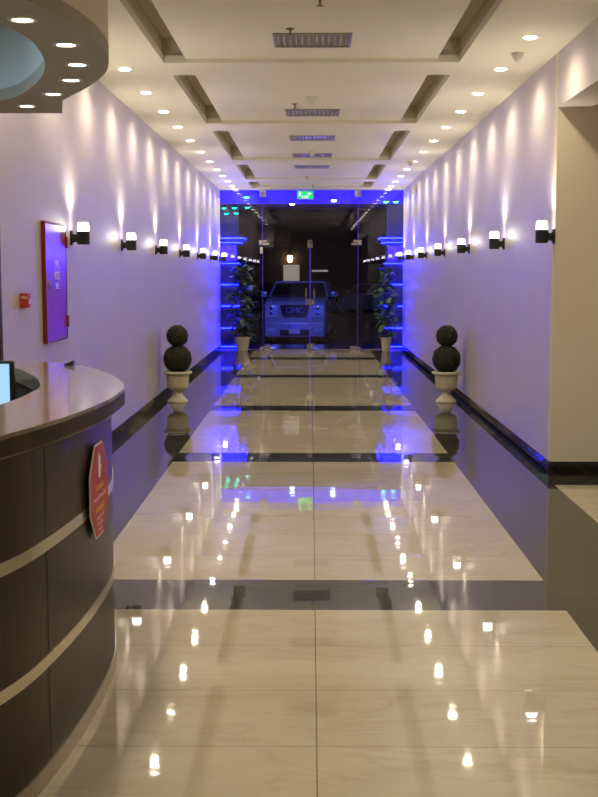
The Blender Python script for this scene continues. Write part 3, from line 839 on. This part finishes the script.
# small lamps under and on the porch
def lamp(m, label, cat, x, y, z, r=.045, group=None):
    t = thing('porch_lamp', label, cat, (x, y, z), group=group)
    bm = NB(); cyl(bm, r+.012, 0, .035, 20, (0, 0, 0)); obj('casing', bm, M['black'], t, 40)
    bm = NB(); lathe(bm, [(.0, -r*.55), (r*.6, -r*.42), (r, -.005), (r, .0)], 20); obj('bulb_cover', bm, M[m], t, 60)
    return t
def px(u, v, y): return ((u-311)/1200*y, 1.7-(v-272)/1200*y)
G = 'small coloured lamps of the porch'
for m_, x, y, z, s in (
    ('led_green', -1.93, 26.855, 3.11, 'small green lamp on the left porch column, upper left of four'),
    ('led_green', -1.70, 26.855, 3.115, 'small green lamp on the left porch column, upper right of four'),
    ('led_green', -1.50, 28.40, 3.205, 'small green lamp under the porch ceiling just right of the left column'),
    ('led_green', -1.88, 26.855, 2.99, 'small green lamp on the left porch column, lower left of four'),
    ('led_green', -1.66, 26.855, 3.00, 'small green lamp on the left porch column, lower right of four'),
    ('led_cyan', 1.64, 26.70, 3.240, 'round cyan lamp on the blue fascia, left one of the right pair'),
    ('led_cyan', 1.86, 26.70, 3.240, 'round cyan lamp on the blue fascia, right one of the right pair'),
    ('led_cyan', -1.42, 26.70, 3.340, 'cyan lamp on the blue fascia above the left porch column'),
    ('led_white', -.42, 26.70, 3.190, 'cool white lamp under the blue fascia left of the exit sign'),
    ('led_white', .50, 26.70, 3.270, 'cool white lamp on the blue fascia right of the exit sign')):
    lamp(m_, s, 'porch lamp', x, y, z, .052 if 'green' in m_ else .06, G)
bm = NB()
t = thing('street_wall_lamp', 'warm amber wall lamp glowing on the dark facade across the street', 'wall lamp', (-1.2, 68.9, 2.35))
bm = NB(); rbox(bm, -.10, .10, -.16, -.0, .28, .36, .02); obj('cap', bm, M['black'], t)
bm = NB(); lathe(bm, [(.0, -.12), (.10, -.08), (.16, .08), (.13, .28), (.0, .28)], 16, (0, -.17, 0)); obj('glass', bm, M['lamp_amber'], t, 50)

# ------------------------------------------------------------------ vehicles
def loft(bm, secs):
    rings = [[bm.verts.new(p) for p in s] for s in secs]
    n_ = len(rings[0])
    for a, b2 in zip(rings, rings[1:]):
        for i in range(n_): bm.faces.new((a[i], a[(i+1) % n_], b2[(i+1) % n_], b2[i]))
    bm.faces.new(rings[0][::-1]); bm.faces.new(rings[-1])
def sect(y, w, z0, z1, r=.12):
    """rounded vehicle cross section at station y"""
    pts = []
    for sx, zc, cxs in ((1, z0, 1), (1, z1, 1), (-1, z1, 1), (-1, z0, 1)):
        x = w*sx; rr = r if zc == z1 else r*.5
        arc = [(x-sx*rr*(1-cos(a)), zc+(rr*(1-sin(a)) if zc == z0 else -rr*(1-sin(a)))) for a in (0, PI/6, PI/3, PI/2)]
        seq = arc[::-1] if (sx > 0) == (zc == z0) else arc
        pts += [(p[0], y, p[1]) for p in seq]
    return pts
def wheel(t, x, y, r, s):
    bm = NB(); lathe(bm, [(r*.62, -.11), (r*.95, -.12), (r, -.09), (r, .09), (r*.95, .12), (r*.62, .11)], 28, (x, y, r), 'X')
    w = obj('wheel', bm, M['tyre'], t, 40)
    bm = NB(); lathe(bm, [(.0, s*.10), (r*.60, s*.10), (r*.62, s*.115), (r*.54, s*.118), (r*.5, s*.105)], 28, (x, y, r), 'X')
    for k in range(6):
        a = k*PI/3; c, d_ = cos(a), sin(a)
        tube(bm, [(x+s*.12, y+c*.05, r+d_*.05), (x+s*.12, y+c*r*.55, r+d_*r*.55)], .025, 6)
    obj('alloy_rim', bm, M['rim'], w, 40)
def make_suv(label, loc, rz, paint, letters, H=1.98, Wd=1.0, Lg=5.1, hood=1.40):
    t = thing('parked_car', label, 'car', loc, rz)
    # nose at -y
    bm = NB()
    loft(bm, [sect(0.0, Wd*.90, .62, hood-.15, .10), sect(.06, Wd*.94, .50, hood-.07, .13), sect(.25, Wd*.98, .36, hood-.01, .16), sect(.8, Wd, .30, hood+.06, .16),
              sect(1.35, Wd, .30, hood+.11, .12), sect(1.6, Wd, .30, hood+.06, .08), sect(2.6, Wd, .30, hood+.06, .08), sect(4.2, Wd, .30, hood+.06, .08), sect(Lg-.15, Wd*.98, .36, hood+.04, .1), sect(Lg, Wd*.92, .5, hood-.05, .1)])
    obj('body', bm, paint, t, 45)
    def gsec(y0, y1, w, z, r=.05): return [(-w, y0, z), (w, y0, z), (w, y1, z), (-w, y1, z)]
    bm = NB(); A = []
    for (y0, y1, w, z) in ((1.28, Lg-.12, Wd*.93, hood+.03), (1.62, Lg-.28, Wd*.86, H-.30), (1.98, Lg-.42, Wd*.78, H-.07)):
        A.append(gsec(y0, y1, w, z))
    loft(bm, A); obj('glasshouse', bm, M['car_glass'], t)
    bm = NB(); loft(bm, [gsec(1.96, Lg-.40, Wd*.785, H-.08), gsec(2.0, Lg-.42, Wd*.77, H-.02), gsec(2.15, Lg-.55, Wd*.68, H)])
    for s in (-1, 1):
        for a, b2 in (((1.30, .935, hood+.04), (1.97, .785, H-.07)), ((2.55, .935, hood+.04), (2.65, .785, H-.07)), ((3.55, .935, hood+.04), (3.55, .785, H-.07)), ((Lg-.13, .93, hood+.04), (Lg-.42, .78, H-.07))):
            tube(bm, [(s*Wd*a[1], a[0], a[2]), (s*Wd*b2[1], b2[0], b2[2])], .035, 6)
    obj('roof', bm, paint, t, 45)
    # bumper, grille, lamps
    bm = NB(); rbox(bm, -Wd*.93, Wd*.93, -.10, .16, .26, .74, .07, 3); bp = obj('front_bumper', bm, paint, t, 45)
    bm = NB(); rbox(bm, -Wd*.45, Wd*.45, -.106, -.08, .30, .50, .02); obj('air_intake', bm, M['black_pl'], bp)
    bm = NB()
    A = [(-Wd*.44, hood-.17), (Wd*.44, hood-.17), (Wd*.37, hood-.47), (Wd*.30, hood-.52), (-Wd*.30, hood-.52), (-Wd*.37, hood-.47)]
    plate(bm, A, -.065, .03); gr = obj('grille', bm, M['black_pl'], t)
    bm = NB()
    for (a, b2) in zip(A, A[1:]+A[:1]): tube(bm, [(a[0], -.070, a[1]), (b2[0], -.070, b2[1])], .018, 8)
    obj('grille_surround', bm, M['chrome'], gr, 40)
    if letters: text('lettering', letters, .25, M['rim'], gr, (0, -.068, hood-.33), (PI/2, 0, 0), .006)
    for s in (-1, 1):
        bm = NB(); x0, x1 = sorted((s*Wd*.52, s*Wd*.91)); rbox(bm, x0, x1, -.045, .06, hood-.54, hood-.17, .03, 2)
        hl = obj('headlight', bm, M['lamp_glass'], t, 45)
        for zz in (hood-.25, hood-.41):
            bm = NB(); lathe(bm, [(.0, -.052), (.05, -.052), (.062, -.048), (.062, -.04)], 16, (s*Wd*.72, 0, zz), 'Y'); obj('lamp_bowl', bm, M['chrome'], hl, 40)
        bm = NB(); rbox(bm, *sorted((s*Wd*.60, s*Wd*.84)), -.112, -.08, .42, .52, .02); obj('fog_light', bm, M['lamp_glass'], bp)
        bm = NB(); rbox(bm, *sorted((s*Wd*1.02, s*Wd*1.22)), 1.42, 1.55, hood+.06, hood+.24, .04, 2); obj('mirror', bm, paint, t, 45)
        bm = NB(); rbox(bm, *sorted((s*Wd*1.0, s*Wd*1.012)), 2.7, 2.9, hood-.16, hood-.12, .004); obj('door_handle', bm, M['chrome'], t)
        for yw in (.95, Lg-1.05): wheel(t, s*(Wd-.13), yw, .39, s)
    bm = NB(); rbox(bm, -.17, .17, -.118, -.1, .36, .51, .004); obj('number_plate', bm, M['white_paint'], bp)
    bm = NB()
    for zz in (.16, .12): bx(bm, -.9, .9, .3, Lg-.4, zz+.1, zz+.2)
    obj('underbody', bm, M['black_pl'], t)
    return t
suv = make_suv('large pale pickup-nosed car facing the doors, lit blue at the front', (-.50, 37.0, -.55), radians(-4.5), M['car_white'], 'GMC')
suv['label'] = 'large pale sport utility car facing the glass doors, lit blue at the front'
make_suv('silver car parked side-on farther back, behind the right glass door', (1.2, 61.5, -.55), radians(-58), M['car_silver'], None, H=1.66, Wd=.92, Lg=4.9, hood=1.08)
for o in bpy.data.objects:
    if o.name.startswith('parked_car') and o.location.x > 0: o.name = 'parked_car.001'
# added flood, out of view, that throws the blue onto the car
t = thing('added_blue_flood', 'added unseen blue light bar on the outer edge of the porch roof, facing the car', 'lamp', (-1.7, 29.66, 3.28))
bm = NB(); rbox(bm, -1.2, 1.2, -.04, .04, 0, .04, .008); obj('housing', bm, M['black'], t)
bm = NB(); rbox(bm, -1.15, 1.15, -.03, .03, -.010, -.001, .003); obj('diffuser', bm, M['fascia'], t)
light('AREA', t, (0, .06, -.02), 120, (.10, .15, 1.), rot=(radians(70), 0, 0), shape='RECTANGLE', size=2.2, size_y=.06)

# ------------------------------------------------------------------ world, camera, view
wd = bpy.data.worlds.new('night'); S.world = wd; wd.use_nodes = True
wd.node_tree.nodes['Background'].inputs[0].default_value = (.10, .12, .25, 1)
wd.node_tree.nodes['Background'].inputs[1].default_value = .05
cam = bpy.data.cameras.new('camera'); co = bpy.data.objects.new('camera', cam); COL.objects.link(co)
F = 1200.
cam.sensor_fit = 'VERTICAL'; cam.sensor_height = 24; cam.lens = F*24/797; cam.clip_end = 300
yaw = atan((311-299)/F); pit = atan((398.5-272)/F)
co.location = (0, 0, 1.70); co.rotation_euler = (PI/2-pit, 0, yaw)
S.camera = co
S.view_settings.view_transform = 'Standard'; S.view_settings.look = 'None'
S.view_settings.gamma = 1; S.view_settings.use_curve_mapping = False
S.view_settings.exposure = 0.94
